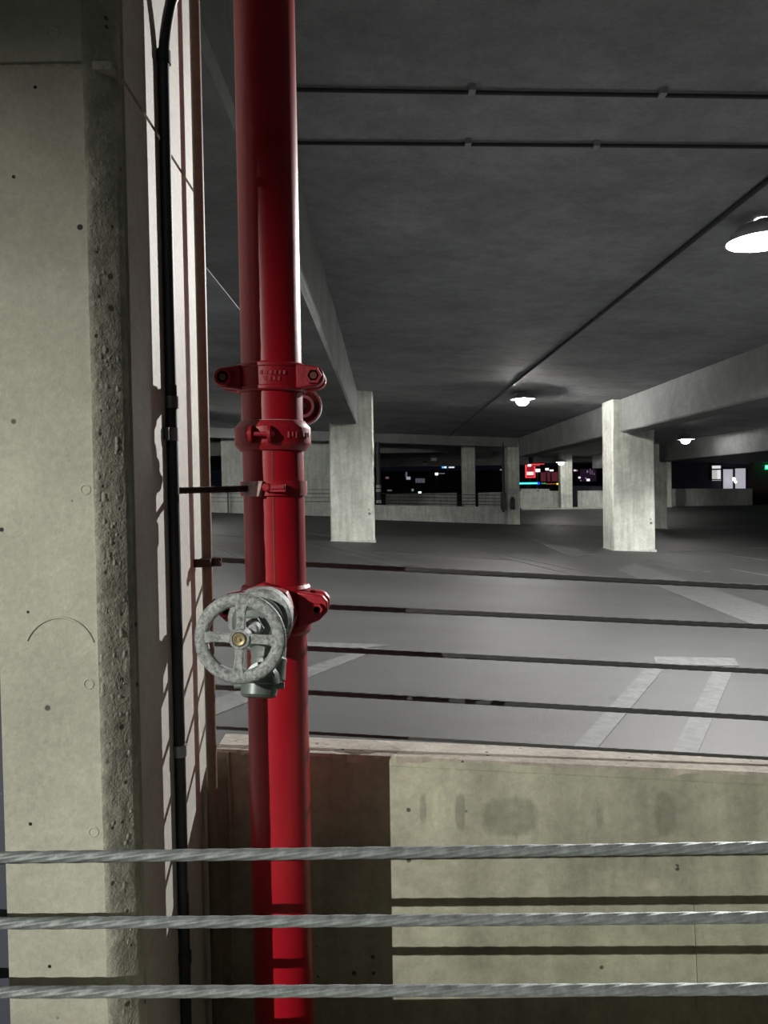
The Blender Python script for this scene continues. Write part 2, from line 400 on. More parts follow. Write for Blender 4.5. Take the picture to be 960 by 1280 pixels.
beam('long concrete beam running overhead from behind the red pipe to the nearest column', P(413,530,Y1).x, P(447,530,Y1).x, -4, Y1+.4, zb1)
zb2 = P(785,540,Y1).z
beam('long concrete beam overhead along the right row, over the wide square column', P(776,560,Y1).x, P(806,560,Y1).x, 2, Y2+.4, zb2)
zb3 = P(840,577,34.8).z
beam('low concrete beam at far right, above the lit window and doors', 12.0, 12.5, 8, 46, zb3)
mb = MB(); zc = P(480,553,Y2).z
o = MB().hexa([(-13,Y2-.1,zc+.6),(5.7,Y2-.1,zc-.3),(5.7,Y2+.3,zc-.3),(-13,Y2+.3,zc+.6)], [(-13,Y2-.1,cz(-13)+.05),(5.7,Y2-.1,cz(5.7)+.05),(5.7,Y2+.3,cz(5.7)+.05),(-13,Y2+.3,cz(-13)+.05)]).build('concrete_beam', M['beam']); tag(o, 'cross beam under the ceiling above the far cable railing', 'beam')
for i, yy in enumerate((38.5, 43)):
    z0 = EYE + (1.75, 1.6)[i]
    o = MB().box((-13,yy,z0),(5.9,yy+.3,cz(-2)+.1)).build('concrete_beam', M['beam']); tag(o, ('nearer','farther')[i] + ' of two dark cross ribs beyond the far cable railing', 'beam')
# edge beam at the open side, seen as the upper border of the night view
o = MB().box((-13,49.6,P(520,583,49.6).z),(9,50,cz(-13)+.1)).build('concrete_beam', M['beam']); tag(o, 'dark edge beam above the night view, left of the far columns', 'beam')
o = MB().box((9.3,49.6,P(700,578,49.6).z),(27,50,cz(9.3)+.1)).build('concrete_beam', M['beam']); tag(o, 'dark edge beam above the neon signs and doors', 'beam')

# low walls of the ramp and the edges
def lowwall(name, u0, u1, y, vt0, vt1, d=.2, zb=None, m='farwall'):
    a, b = P(u0, vt0, y), P(u1, vt1, y)
    z0, z1 = (fz(a.x, y)-.05, fz(b.x, y)-.05) if zb is None else (zb, zb)
    mb = MB(); mb.hexa([(a.x,y,z0),(b.x,y,z1),(b.x,y+d,z1),(a.x,y+d,z0)], [(a.x,y,a.z),(b.x,y,b.z),(b.x,y+d,b.z),(a.x,y+d,a.z)])
    return mb.build(name, M[m], kind='structure')
lowwall('wall_ramp', 462, 634, Y2+.1, 631, 634)
lowwall('wall_back_left', 482, 571, 44, 617, 616)
lowwall('wall_back_middle', 598, 629, 44, 616, 615)
lowwall('wall_back_right', 649, 701, 46.6, 614, 613.5)
lowwall('wall_back_corner', 651, 687, 46.9, 611, 611)
lowwall('wall_back_far', 722, 790, 46.6, 613.5, 613)
lowwall('wall_back_rail', 716, 836, 49, 607.5, 607, m='darkwall', zb=EYE-1.3)
lowwall('wall_back_end', 840, 940.5, 47.5, 611, 610.5)
# kerb in front of the back walls
a, b = P(650,637,45.8), P(752,637,45.8)
MB().box((a.x,45.3,fz(a.x,45.3)-.05),(b.x,46.6,EYE-1.2)).build('trim_kerb', M['farwall'], kind='structure')
# tall end wall at far left
yw = 36.5; a, b = P(278,640,yw), P(416,640,yw)
MB().box((a.x,yw,fz(a.x,yw)-.6),(b.x,yw+.25,cz(a.x)-.3)).build('wall_left', M['farwall'], kind='structure')
MB().box((a.x-2,yw,fz(a.x,yw)-.6),(a.x,yw+.25,P(270,615,yw).z)).build('wall_left_low', M['farwall'], kind='structure')
MB().box((-13,yw+.6,fz(-13,yw)-.5),(a.x-1.0,yw+.8,cz(-13))).build('wall_left_dark', M['night'], kind='structure')

# ================================================================== cables
def cable(name, pts, r, m, label, group, lobes=6, pitch=.26, step=.009, cat='cable'):
    a, b = Vector(pts[0]), Vector(pts[1]); L = (b-a).length; t = (b-a)/L
    e2 = t.cross(Vector((0,1,0))).normalized()
    if e2.z < 0: e2 = -e2
    e1 = Vector((0,-1,0)); n = int(L/step); rings = []; K = lobes*4
    for i in range(n+1):
        s = L*i/n; p = a + t*s; tw = 2*PI*s/pitch
        p = p + Vector((0,0, -.0045*4*(s/L)*(1-s/L)))
        ring = []
        for j in range(K):
            ph = 2*PI*j/K; rr = r*(.80 + .20*abs(math.cos(lobes*ph/2))) ; q = ph + tw
            ring.append(p + e1*(rr*math.cos(q)) + e2*(rr*math.sin(q)))
        rings.append(ring)
    o = MB().rings(rings).build(name, m, smooth=50); return tag(o, label, cat, group)
g1 = 'steel cables of the railing in front'
pos = ('topmost', 'middle', 'lowest')
for i, (va, vb) in enumerate(((1068,1055.5),(1150.5,1143),(1236.5,1232.5))):
    a, b = P(0, va, 1.085), P(960, vb, 1.085); d = b-a
    cable('steel_cable', (a-d*1.4, b+d*1.4), .0081, M['cable'], pos[i] + ' of the three thick twisted steel cables crossing the bottom in front of everything', g1)
g2 = 'dark cables above the ramp wall'
lab = ('topmost dark cable above the ramp wall, passing beside the hanger strap', 'second dark cable from the top above the ramp wall', 'third dark cable from the top above the ramp wall, level with the handwheel',
       'fourth dark cable from the top above the ramp wall, just below the valve cap', 'lowest dark cable, lying just above the pale top of the ramp wall')
YC = 1.785
for i, (va, vb) in enumerate(((704.5,732.5),(756.5,781.5),(809.5,837.5),(864.5,896),(915,946))):
    a, b = P(380, va, YC), P(960, vb, YC); d = b-a
    cable('railing_cable', (a-d*.40, b+d*4), .0062 if i < 4 else .004, M['cabled'], lab[i], g2, lobes=6, pitch=.2, step=.014)
# far railing cables on the far low wall and before the tall left wall
for i in range(4):
    v = 618 + i*4; a, b = P(474, v-1, Y2+.2), P(636, v+1.2, Y2+.2)
    o = MB().tube([a, b], .014, 6).build('railing_cable', M['cabled'])
    tag(o, 'thin railing cable on the far low wall, %s of four' % ('topmost','second','third','lowest')[i], 'cable', 'cables of the far railing')
for i in range(4):
    v = 612 + i*5; a, b = P(262, v, yw-.5), P(418, v, yw-.5)
    o = MB().tube([a, b], .012, 6).build('railing_cable', M['cabled'])
    tag(o, 'thin railing cable before the tall pale wall behind the red pipe, %s of four' % ('topmost','second','third','lowest')[i], 'cable', 'cables before the left end wall')
p = P(285,624,yw-.5); t = MB().box((p.x-.03,yw-.53,fz(p.x,yw)),(p.x+.03,yw-.47,P(285,609,yw-.5).z)).build('railing_post', M['frame']); tag(t, 'small dark post of the cable railing before the pale end wall at left', 'post')

# ================================================================== red standpipe
PX, PY, PR = P(343,640,1.52).x, 1.52, .0575
pv = lambda v: EYE - (v-612)*PY/1000 - .0     # height on the pipe axis for a picture row
def zr(v, y=PY, u=343): return P(u, v, y).z
pipe = thing('red_standpipe', (PX, PY, -3.0), 'vertical glossy red fire standpipe, full height of the picture', 'pipe')
MB().lathe((PX,PY,-3.0), (0,0,1), [(0,PR),(zr(538)+3.0,PR)], 64).build('lower_pipe', M['red'], pipe, smooth=40)
MB().lathe((PX,PY,zr(538)), (0,0,1), [(0,PR),(zr(475)-zr(538),PR)], 64).build('spool_piece', M['red'], pipe, smooth=40)
MB().lathe((PX,PY,zr(475)), (0,0,1), [(0,PR-.0008),(cz(PX)-.003-zr(475),PR-.0008)], 64).build('upper_pipe', M['red'], pipe, smooth=40)
# painted weld seam
sx = PX + PR*math.sin(.10); sy = PY - PR*math.cos(.10)
MB().box((sx-.0012,sy-.0006,zr(737)),(sx+.0012,sy+.002,zr(560))).build('weld_seam', M['seam'], pipe)

mb = MB(); rr = []
for i in range(9):
    a = .17 + .028*i; w = .0028*(1-abs(i-4)/4.6)*(1+.3*(i%2)); z = zr(806) - .0006*i; r = PR + .0004
    d = Vector((math.sin(a), -math.cos(a), 0)); c = Vector((PX, PY, z)) + d*r
    rr.append([c + Vector((0,0,w)), c + Vector((0,0,-w)), c - d*.001 + Vector((0,0,-w)), c - d*.001 + Vector((0,0,w))])
mb.rings(rr); mb.build('paint_scuff', M['dust'], pipe)
def ringprof(h, r0, r1):  # housing cross-section, centred on z
    return [(-h,r0),(-h,r1-.003),(-h+.003,r1),(-h+.008,r1),(-h+.010,r1-.002),(h-.010,r1-.002),(h-.008,r1),(h-.003,r1),(h,r1-.003),(h,r0)]
def bolt(o, axis, L, r, m, parent, hexr=None, nm='bolt'):
    a = Vector(axis).normalized(); o = Vector(o); b = MB()
    b.lathe(o - a*L/2, a, [(0,r),(L,r)], 14)
    hr = hexr or r*1.75
    b.lathe(o - a*L/2, a, [(0,hr*.9),(.0015,hr),(.010,hr)], 6)
    b.lathe(o + a*(L/2-.012), a, [(0,hr),(.009,hr)], 6)
    return b.build(nm, M[m], parent, smooth=25)
# upper grooved coupling: lugs left and right, bolts point at the viewer
z = (zr(457)+zr(492))/2; h = (zr(457)-zr(492))/2
cA = thing('grooved_coupling', (PX,PY,z), 'upper red grooved coupling on the standpipe, with a round bolt lug on each side', 'pipe coupling')
MB().lathe((PX,PY,z), (0,0,1), ringprof(h,.054,.0655), 64).build('housing', M['red2'], cA, smooth=35)
for s in (-1, 1):
    lx = PX + s*.083; mb = MB()
    pts = []
    for k in range(13):
        a = -PI/2 + PI*k/12; pts.append((lx + s*.0185*math.cos(a), 0, z + .0185*math.sin(a)))
    pts = [(PX+s*.050,0,z-.023)] + pts + [(PX+s*.050,0,z+.023)]
    mb.prism([(a, PY-.044, c) for a, b_, c in pts], (0,PY-.044,0), (0,PY-.014,0))
    mb.prism([(a, PY+.008, c) for a, b_, c in pts], (0,PY+.008,0), (0,PY+.036,0))
    mb.build('lug', M['red2'], cA, bevel=.003, smooth=40)
    # hex pocket with the bolt head sunk in it
    n = MB(); n.lathe((lx,PY-.044,z), (0,-1,0), [(0,.0165),(.007,.0155),(.007,.0108),(-.0005,.0105)], 6 if s > 0 else 24); n.build('nut', M['red2'], cA)
    MB().lathe((lx,PY-.0455,z), (0,-1,0), [(-.08,.0065),(.004,.0065)], 16).build('bolt', M['seam'], cA, smooth=40)
for k, dz in enumerate((.005,-.006)):      # raised cast markings, worn beyond reading
    for j in range(6 if k == 0 else 4):
        a = -.05 + .13*j + .1*k; r = .0642; x = PX + r*math.sin(a-.1); y = PY - r*math.cos(a-.1)
        MB().box((x-.0022,y-.0007,z+dz-.0035),(x+.0022,y+.002,z+dz+.0035)).build('cast_mark', M['red2'], cA)
# second coupling: split at the front, bolt runs across
z = (zr(528)+zr(564))/2; h = (zr(528)-zr(564))/2
cB = thing('grooved_coupling', (PX,PY,z), 'lower red grooved coupling, split at the front with a cross bolt between two ears', 'pipe coupling')
MB().lathe((PX,PY,z), (0,0,1), [(-h,.054),(-h,.062),(-h*.6,.071),(-h*.5,.0715),(h*.5,.0715),(h*.6,.071),(h,.062),(h,.054)], 64).build('housing', M['red2'], cB, smooth=35)
for fx, yy in ((-.012, -1), (-.012, 1)):
    for s in (-1, 1):
        ex = PX + fx + s*.017; mb = MB(); pts = []
        for k in range(11):
            a = PI/2 + PI*k/10 * (1 if True else -1); pts.append((.0150*math.cos(a), .0155*math.sin(a)))
        poly = [(ex-.0035, PY + yy*(.080 - q0*1.0) if yy > 0 else PY - .080 + q0, z + q1) for q0, q1 in pts]
        poly = [(ex-.0035, PY+yy*.058, z+.0165)] + [(ex-.0035, PY + yy*(.078 - q0), z+q1) for q0, q1 in pts] + [(ex-.0035, PY+yy*.058, z-.0165)]
        mb.prism(poly, (0,0,0), (.007,0,0)); mb.build('ear', M['red2'], cB, bevel=.0015)
    bolt((PX+fx, PY+yy*.083, z), (1,0,0), .052, .0042, 'red2', cB, .0078)
for j, a in enumerate((.55,.66,.77,1.05,1.18,1.3)):
    r = .0705; x = PX + r*math.sin(a); y = PY - r*math.cos(a)
    MB().box((x-.002,y-.002,z-.006+(j%2)*.003),(x+.0022,y+.002,z+.005)).build('cast_mark', M['dust' if a > 1 else 'red2'], cB)
MB().lathe((PX,PY,z+h-.0005), (0,0,1), [(0,.0575),(0,.0628),(.0012,.0618),(.0012,.0575)], 64, loop=True).build('dust_line', M['dust'], cB)
# hanger strap round the pipe with its rod to the column
z = (zr(601)+zr(620))/2; h = .0135
hg = thing('pipe_hanger', (PX,PY,z), 'red pipe strap below the couplings, held by a rusty rod to the column', 'pipe hanger')
MB().lathe((PX,PY,z), (0,0,1), [(-h,PR),(-h,.0628),(h,.0628),(h,PR)], 64, loop=True).build('strap', M['red2'], hg, smooth=30)
ya = PY-.066
mb = MB(); mb.hexa([(PX-.050,ya+.02,z-.0145),(PX-.018,ya-.008,z-.0145),(PX-.014,ya+.01,z-.0145),(PX-.040,ya+.03,z-.0145)],[(PX-.050,ya+.02,z+.0135),(PX-.010,ya-.008,z+.0135),(PX-.008,ya+.01,z+.0135),(PX-.040,ya+.03,z+.0135)]); mb.build('clamp_block', M['dust'], hg, bevel=.0015)
mb = MB(); mb.box((PX+.002,ya-.006,z-.007),(PX+.030,ya+.008,z+.007)); mb.build('clamp_tab', M['red2'], hg, bevel=.001)
MB().box((PX+.004,ya-.010,z-.0015),(PX+.028,ya-.005,z+.0055)).build('clamp_ridge', M['red2'], hg, bevel=.001)
MB().lathe((PX-.004,ya-.003,z+.002),(0,-1,0), [(-.01,.008),(.004,.008),(.006,.005)], 10).build('nut', M['red2'], hg)
rp = []; p0 = Vector((CX-.004, PY-.050, z-.0015)); p1 = Vector((PX-.040, PY-.050, z)); rr = []
for i in range(161):
    t = i/160; rp.append(p0.lerp(p1, t)); rr.append(.0056 + (.0008 if i % 2 else -.0004) + .0012*max(0, mn.noise(Vector((t*30,0,0)))))
MB().tube(rp, rr, 8).build('threaded_rod', M['rod'], hg)

# ------------------------------------------------------------------ mechanical tee, valve, handwheel
AX = P(332,770,1.42).x; AZ = P(332,770,1.42).z
wc = P(300.5,798,1.215)
AX = (AX*1 + wc.x)/2; AZ = wc.z*.6 + AZ*.4
te = thing('branch_tee', (PX,PY,AZ), 'red bolted branch saddle on the standpipe carrying the grey valve', 'pipe fitting')
zs = AZ
MB().lathe((PX,PY,zs), (0,0,1), [(-.046,PR),(-.046,.0625),(-.040,.066),(.040,.066),(.046,.0625),(.046,PR)], 64, loop=True).build('saddle', M['red2'], te, smooth=30)
mb = MB(); mb.lathe((AX,1.50,AZ), (0,-1,0), [(0,.050),(.045,.056),(.055,.060),(.080,.060),(.083,.057)], 8); mb.build('neck', M['red2'], te, bevel=.002, smooth=20)
for s in (-1, 1):
    lx = PX + s*.082; mb = MB(); zc_ = zs + .010*s*0 + .008
    poly = [(PX+s*.045,0,zc_+.030),(lx+s*.010,0,zc_+.022),(lx+s*.020,0,zc_+.010),(lx+s*.020,0,zc_-.008),(lx+s*.004,0,zc_-.024),(PX+s*.045,0,zc_-.040)]
    mb.prism([(a, PY-.055, c) for a, b_, c in poly], (0,PY-.055,0), (0,PY-.036,0))
    mb.prism([(a, PY-.006, c) for a, b_, c in poly], (0,PY-.006,0), (0,PY+.02,0))
    mb.build('lug', M['red2'], te, bevel=.0035, smooth=30)
    bolt((lx+.001*s, PY-.025, zc_-.002), (0,1,0), .085, .0062, 'red2', te, .0115)
vl = thing('hose_valve', (AX,1.38,AZ), 'weathered grey hose valve with spoked handwheel on the red standpipe', 'valve')
MB().lathe((AX,1.42,AZ), (0,-1,0), [(0,.050),(.002,.0555),(.040,.0555),(.044,.053),(.050,.050),(.050,.030)], 56).build('collar', M['galv'], vl, smooth=30)
MB().lathe((AX,1.372,AZ), (0,-1,0), [(0,.040),(.010,.043),(.018,.044),(.022,.040),(.034,.034),(.050,.030),(.060,.028),(.062,.018)], 40).build('bonnet', M['cap_grey'], vl, smooth=35)
MB().lathe((AX,1.31,AZ), (0,-1,0), [(-.002,.020),(.015,.020),(.018,.015),(.026,.0145)], 6).build('gland_nut', M['galv'], vl, smooth=20)
MB().cyl((AX,1.30,AZ),(wc.x,wc.y-.006,wc.z),.0065,16).build('stem', M['galv'], vl, smooth=40)
q = P(316,787,1.27); MB().lathe(q, (0,-1,0), [(-.03,.010),(0,.010),(.003,.007)], 12).build('packing_bolt', M['galv'], vl, smooth=40)
# handwheel
wh = bpy.data.objects.new('handwheel', None)
R = .0595
def rim():
    mb = MB(); n = 72; rings = []
    for i in range(n):
        th = 2*PI*i/n; d = Vector((math.sin(th),0,math.cos(th))); bump = 1+.05*mn.noise(Vector((math.sin(th)*9,math.cos(th)*9,2)))
        ring = []
        for j in range(14):
            a = 2*PI*j/14; ca, sa = math.cos(a), math.sin(a)
            rr = .0105*abs(ca)**.8*(1 if ca > 0 else -1)*bump; yy = .0078*abs(sa)**.8*(1 if sa > 0 else -1)
            k = 1 + .03*mn.noise(Vector((i*.9,j*1.3,0)))
            ring.append(wc + d*(R+rr*k) + Vector((0,yy*k,0)))
        rings.append(ring)
    rings.append(rings[0]); return mb.rings(rings, cap=False)
rim_o = rim().build('handwheel', M['galv'], vl, smooth=60)
rot = math.radians(4)
for k in range(4):
    th = rot + k*PI/2; d = Vector((math.sin(th),0,math.cos(th))); s = Vector((math.cos(th),0,-math.sin(th))); f = Vector((0,1,0))
    r_in, r_out = .010, .054; rings = []
    for r, w, dp, of in ((r_in,.0085,.008,.001),(.025,.0075,.0065,.001),(.042,.0080,.0065,0),(r_out,.0115,.0068,0)):
        c = wc + d*r + f*of; rings.append([c + s*w*.8 - f*dp, c + s*w - f*dp*.3, c + s*w*.7 + f*dp, c - s*w*.7 + f*dp, c - s*w - f*dp*.3, c - s*w*.8 - f*dp])
    MB().rings(rings).build('spoke', M['galv'], rim_o, bevel=.001, smooth=40)
MB().lathe(wc+Vector((0,.012,0)), (0,-1,0), [(0,.0165),(.018,.0165),(.0215,.015),(.0215,.0115),(.017,.011),(.017,.0)], 36, cap=False).build('hub', M['galv'], rim_o, smooth=35)
MB().lathe(wc+Vector((0,-.002,0)), (0,-1,0), [(0,.0105),(.008,.0100),(.0092,.0085),(.0085,.005),(.0075,.0045),(.0075,.0025),(.010,.002),(.010,0)], 28, cap=False).build('hub_screw', M['brass'], rim_o, smooth=30)
# outlet body and cap
o0 = P(336,800,1.375); o1 = P(336,826,1.365); o2 = P(335,850,1.352)
MB().tube([Vector((AX,1.375,AZ-.01)), o0, o1], [.036,.034,.0285], 28).build('outlet_elbow', M['body'], vl, smooth=50)
ax = (o2-o1).normalized()
MB().lathe(o1 - ax*.004, ax, [(0,.026),(0,.0300),(.004,.0312),(.007,.0300),(.038,.0295),(.038,.02)], 36).build('outlet_collar', M['body'], vl, smooth=35)
k0, k1 = P(325,847,1.315), P(323,872,1.305); ax = (k1-k0).normalized(); L = (k1-k0).length
MB().lathe(k0, ax, [(0,.028),(0,.0318),(.003,.0325),(.010,.0325),(.012,.0305),(L-.004,.0295),(L,.024)], 36).build('outlet_cap', M['cap_grey'], vl, smooth=35)
MB().cyl(o2, k0, .026, 24).build('outlet_throat', M['cap_grey'], vl, smooth=40)
for u in (297.5, 351): 
    p = P(u,857,1.31); MB().lathe(p, (1,0,0), [(-.006,.0055),(.006,.0055)], 10).build('cap_lug', M['cap_grey'], vl, bevel=.001)
# round gauge behind the pipe
gc = P(379,508,1.63)
gg = thing('round_gauge', gc, 'round grey gauge peeking out behind the red pipe between the couplings', 'gauge')
MB().lathe(gc+Vector((0,.02,0)), (0,-1,0), [(0,.030),(0,.037),(.026,.0385),(.030,.0385),(.030,.0365),(.026,.0355)], 48, loop=True).build('case', M['dial'], gg, smooth=35)
MB().lathe(gc+Vector((0,.018,0)), (0,-1,0), [(0,.0365),(.012,.0365)], 40).build('dial', M['glass'], gg, smooth=35)
MB().lathe(gc+Vector((0,.010,0)), (0,-1,0), [(0,.017),(.014,.017),(.016,.0205),(.016,.0225),(0,.0225)], 40, loop=True).build('inner_ring', M['dial'], gg, smooth=35)
MB().cyl((PX+.03,PY+.03,gc.z),(gc.x-.0,gc.y+.01,gc.z),.008,12).build('stem', M['strap'], gg)

# ================================================================== conduits on the column side
def strap(parent, x, y, z, r, m, ear=1, h=.0105, name='pipe_strap'):
    t = .0022; mb = MB(); rr = r + t
    mb.lathe((x,y,z), (0,0,1), [(-h,r+.0003),(-h,rr),(h,rr),(h,r+.0003)], 28, loop=True)
    o = mb.build(name, M[m], parent, smooth=35)
    mb = MB(); e = MB()
    e.hexa([(CX,y+r,z-h),(CX+.004,y+r*.6,z-h),(CX+.004,y+r+.030,z-h),(CX,y+r+.030,z-h)], [(CX,y+r,z+h),(CX+.004,y+r*.6,z+h),(CX+.004,y+r+.030,z+h),(CX,y+r+.030,z+h)])
    e.build('strap_ear', M[m], o, bevel=.001)
    MB().lathe((CX+.004,y+r+.019,z), (1,0,0), [(0,.0068),(.003,.0065),(.0045,.004),(.0035,.0025)], 14).build('screw', M[m], o, smooth=30)
    return o
dx, dy, dr = CX+.0098, 1.434, .0098
dk = thing('dark_conduit', (dx,dy,-.2), 'dark thick conduit running up the side of the left column, bending at the top', 'conduit')
ztop = P(205,75,dy).z
pts = [(dx,dy,-.9),(dx,dy,ztop-.02)]
for i in range(1,9):
    t = i/8; pts.append((dx + .020*t*t + .003*t, dy - .010*t, ztop - .02 + .13*t))
pts.append((dx+.055, dy-.012, ztop+.26))
MB().tube(pts, [dr]*9 + [.0125, .0125], 24).build('tube', M['dark'], dk, smooth=50)
s1 = P(213,503,dy).z
strap(dk, dx, dy, s1, dr, 'strap'); strap(dk, dx, dy, P(225,938,dy).z, dr, 'strap')
strap(dk, dx, dy, P(200,72,dy).z, dr+.001, 'dark', h=.011)
strap(dk, dx, dy, P(225,1197,dy).z, dr, 'dark', h=.010)
MB().lathe((dx,dy,P(212,543,dy).z),(0,0,1),[(-.0115,dr),(-.0115,dr+.0022),(.0115,dr+.0022),(.0115,dr)],28,loop=True).build('coupling_sleeve', M['housing'], dk, smooth=35)
MB().box((CX,dy-.024,P(212,543,dy).z-.011),(dx,dy+.012,P(212,543,dy).z+.011)).build('stand_off', M['dark'], dk)
tx, ty, tr = CX+.022, 1.635, .0108
tn = thing('tan_conduit', (tx,ty,-.2), 'slim tan conduit at the back corner of the left column, right edge brightly lit', 'conduit')
MB().tube([(tx,ty,-.9),(tx,ty,cz(tx))], tr, 20).build('tube', M['tan'], tn, smooth=50)
zc_ = P(256,703,ty).z
o = MB().lathe((tx,ty,zc_),(0,0,1),[(-.0085,tr),(-.0085,tr+.003),(.0085,tr+.003),(.0085,tr)],24,loop=True).build('pipe_strap', M['rod'], tn, smooth=35)
MB().box((CX,ty-.025,zc_-.008),(tx+.012,ty-.010,zc_+.008)).build('strap_ear', M['rod'], o, bevel=.001)
MB().box((tx+.008,ty-.006,zc_-.008),(tx+.030,ty+.002,zc_+.009)).build('strap_ear', M['rod'], o, bevel=.001)
MB().lathe((tx+.022,ty-.006,zc_),(0,-1,0),[(0,.0075),(.005,.0075),(.007,.004)],6).build('nut', M['rod'], o)

# ================================================================== ceiling conduits and lamps
def cpt(u, v, dz=-.02):
    d = ray(u, v); k = 2.38/(d.z + .05*d.x); return Vector((d.x*k, d.y*k, EYE + d.z*k + dz))
for i, (a, b, cl) in enumerate((((370,108),(960,117),((590,108),(828,112))),((370,175),(960,180),((585,175),(745,178))))):
    p, q = cpt(*a), cpt(*b); d = q-p; p = p-d*.6; q = q+d*1.2
    t = thing('ceiling_conduit', p.lerp(q,.5), ('nearer', 'farther')[i] + ' of the two thin conduits crossing the ceiling side to side', 'conduit', 'conduits across the ceiling')
    MB().tube([p, q], .013, 10).build('tube', M['dark'], t, smooth=50)
    for c in cl:
        k = cpt(*c); MB().box((k.x-.02,k.y-.035,k.z-.016),(k.x+.02,k.y+.035,k.z+.05)).build('conduit_clip', M['housing'], t)
p, q = cpt(846,314), cpt(560,545)
o = MB().tube([p+(p-q)*.12, q], .022, 10).build('ceiling_conduit', M['dark'], smooth=50); tag(o, 'long thin conduit along the ceiling, leading into the depth past the lamps', 'conduit')

def lamp(x, y, zc, label, watts, r=.17, group='round ceiling lamps', lens=LENS_FAR, spread=165):
    base = Vector((x, y, zc))
    t = thing('ceiling_lamp', base, label, 'lamp', group)
    MB().lathe((x,y,zc+.05), (0,0,1), [(-.09,r+.135),(-.09,r+.128),(0,r+.10),(.012,r+.012),(.05,r+.01),(.085,.07),(.09,.03)], 32).build('housing', M['housing'], t, smooth=35)
    MB().cyl((x,y,zc+.13),(x,y,cz(x)+.02),.02,12).build('stem', M['housing'], t)
    m_ = M.get('lens%g' % lens) or M.setdefault('lens%g' % lens, emit('lamp_lens', (1, .985, .93), lens))
    MB().lathe((x,y,zc+.055), (0,0,-1), [(0,r),(.04,r*1.0),(.12,r*.94)], 32, cap=False).build('lens', m_, t, smooth=30)
    MB().lathe((x,y,zc+.055), (0,0,-1), [(.12,r*.94),(.16,r*.90),(.21,r*.70),(.24,r*.4),(.25,.01)], 32).build('bottom_lens', M['lens_low'], t, smooth=60)
    ld = bpy.data.lights.new('lamp_light', 'AREA'); ld.shape = 'DISK'; ld.size = r*1.6; ld.energy = watts; ld.color = (1, .98, .92); ld.spread = math.radians(spread)
    lo = bpy.data.objects.new('lamp_light', ld); C.objects.link(lo); lo.parent = t; lo.location = (0,0,-.21)
    return t
def lamp_px(u, v, y, label, watts, **k):
    p = P(u, v, y); return lamp(p.x, p.y, p.z, label, watts, **k)
lamp_px(653, 497, 18.7, 'round lit ceiling lamp in the middle, above the far ramp', LAMP_FAR, lens=4200)
lamp_px(857, 548, 27.5, 'small lit ceiling lamp right of the wide square column top', LAMP_FAR, lens=1300)
lamp_px(701, 577, 43.5, 'farthest tiny ceiling lamp, over the farthest column', LAMP_FAR, r=.16, lens=1500)
# lamps with a small bulb in a dish whose rim cuts the light off near the horizontal
def dish_lamp(p, label, watts, r, h, soft, col, inner):
    p = Vector(p); t = thing('ceiling_lamp', p, label, 'lamp', 'round ceiling lamps')
    MB().lathe(p+Vector((0,0,-h)), (0,0,1), [(0,r),(.0,r-.004),(h*.6,r-.012),(.075+h,r*.62),(.10+h,.06),(.112+h,.06),(.09+h,r*.66),(h*.6,r-.006)], 56, loop=True).build('dish', M[inner], t, smooth=40)
    MB().cyl(p+Vector((0,0,.04)), p+Vector((0,0,.12)), .03, 16).build('socket', M['housing'], t)
    MB().cyl(p+Vector((0,0,.11)), Vector((p.x,p.y,cz(p.x)+.02)), .055, 16).build('stem', M['housing'], t)
    ld = bpy.data.lights.new('bulb_light', 'POINT'); ld.shadow_soft_size = soft; ld.energy = watts; ld.color = col
    lo = bpy.data.objects.new('bulb_light', ld); C.objects.link(lo); lo.parent = t
    return t
dish_lamp((-4.9, 8.6, EYE+2.2), 'ceiling lamp outside the picture at left', 2000, .30, .03, .02, (1,.985,.95), 'enamel')
dish_lamp((-4.3,-4.4,EYE+2.1), 'ceiling lamp behind the camera', LAMP_REAR, .203, .053, .012, (1,.985,.90), 'black')
dish_lamp(P(955,296,6.8), 'large glaring ceiling lamp at the right edge of the picture', BULB_MAIN, .30, .042, .02, (1,.985,.95), 'enamel')
dish_lamp((10.6, 14.0, EYE+1.6), 'unseen ceiling lamp added outside the picture at right to light the wide square column', 1900, .30, .085, .02, (1,.985,.95), 'enamel')  # unseen lamp; deep rim keeps its light off the near column
lamp(-7.6, 28.0, EYE+2.35, 'added ceiling lamp, unseen behind the left column, lighting the far left wall', LAMP_FAR, lens=7000)  # unseen lamp added to brighten the far left wall
lamp(13.7, 43.0, EYE+1.45, 'added ceiling lamp, unseen behind the wide square column, lighting the far deck', LAMP_FAR*12, lens=900)  # unseen fill lamp added for the far right of the deck

# ================================================================== far fittings
p = P(473,600,Y2-.1); t = thing('drain_pipe', (p.x,Y2-.1,fz(p.x,Y2)), 'dark vertical drain pipe against the right side of the nearest column, far off', 'pipe')
MB().cyl((p.x,Y2-.1,fz(p.x,Y2)+.75),(p.x,Y2-.1,zc),.09,12).build('tube', M['frame'], t)
for v in (608, 613, 627): 
    q = P(474,v,Y2-.15); MB().lathe((p.x,Y2-.1,q.z),(0,0,1),[(-.06,.12),(.06,.12)],10).build('fitting', M['housing'], t)
p = P(629,600,Y2-.05); t = thing('drain_pipe', (p.x,Y2-.05,fz(p.x,Y2)), 'thin dark pipe on the left side of the slim column ending the far railing', 'pipe')
MB().cyl((p.x,Y2-.05,P(629,640,Y2).z),(p.x,Y2-.05,zc-.1),.06,10).build('tube', M['frame'], t)
MB().cyl((p.x+.06,Y2-.02,fz(p.x,Y2)),(p.x+.06,Y2-.02,P(629,640,Y2).z),.03,8).build('lower_tube', M['housing'], t)
MB().box((p.x-.1,Y2-.16,P(629,637,Y2).z),(p.x+.1,Y2+.04,P(629,616,Y2).z)).build('guard', M['frame'], t)
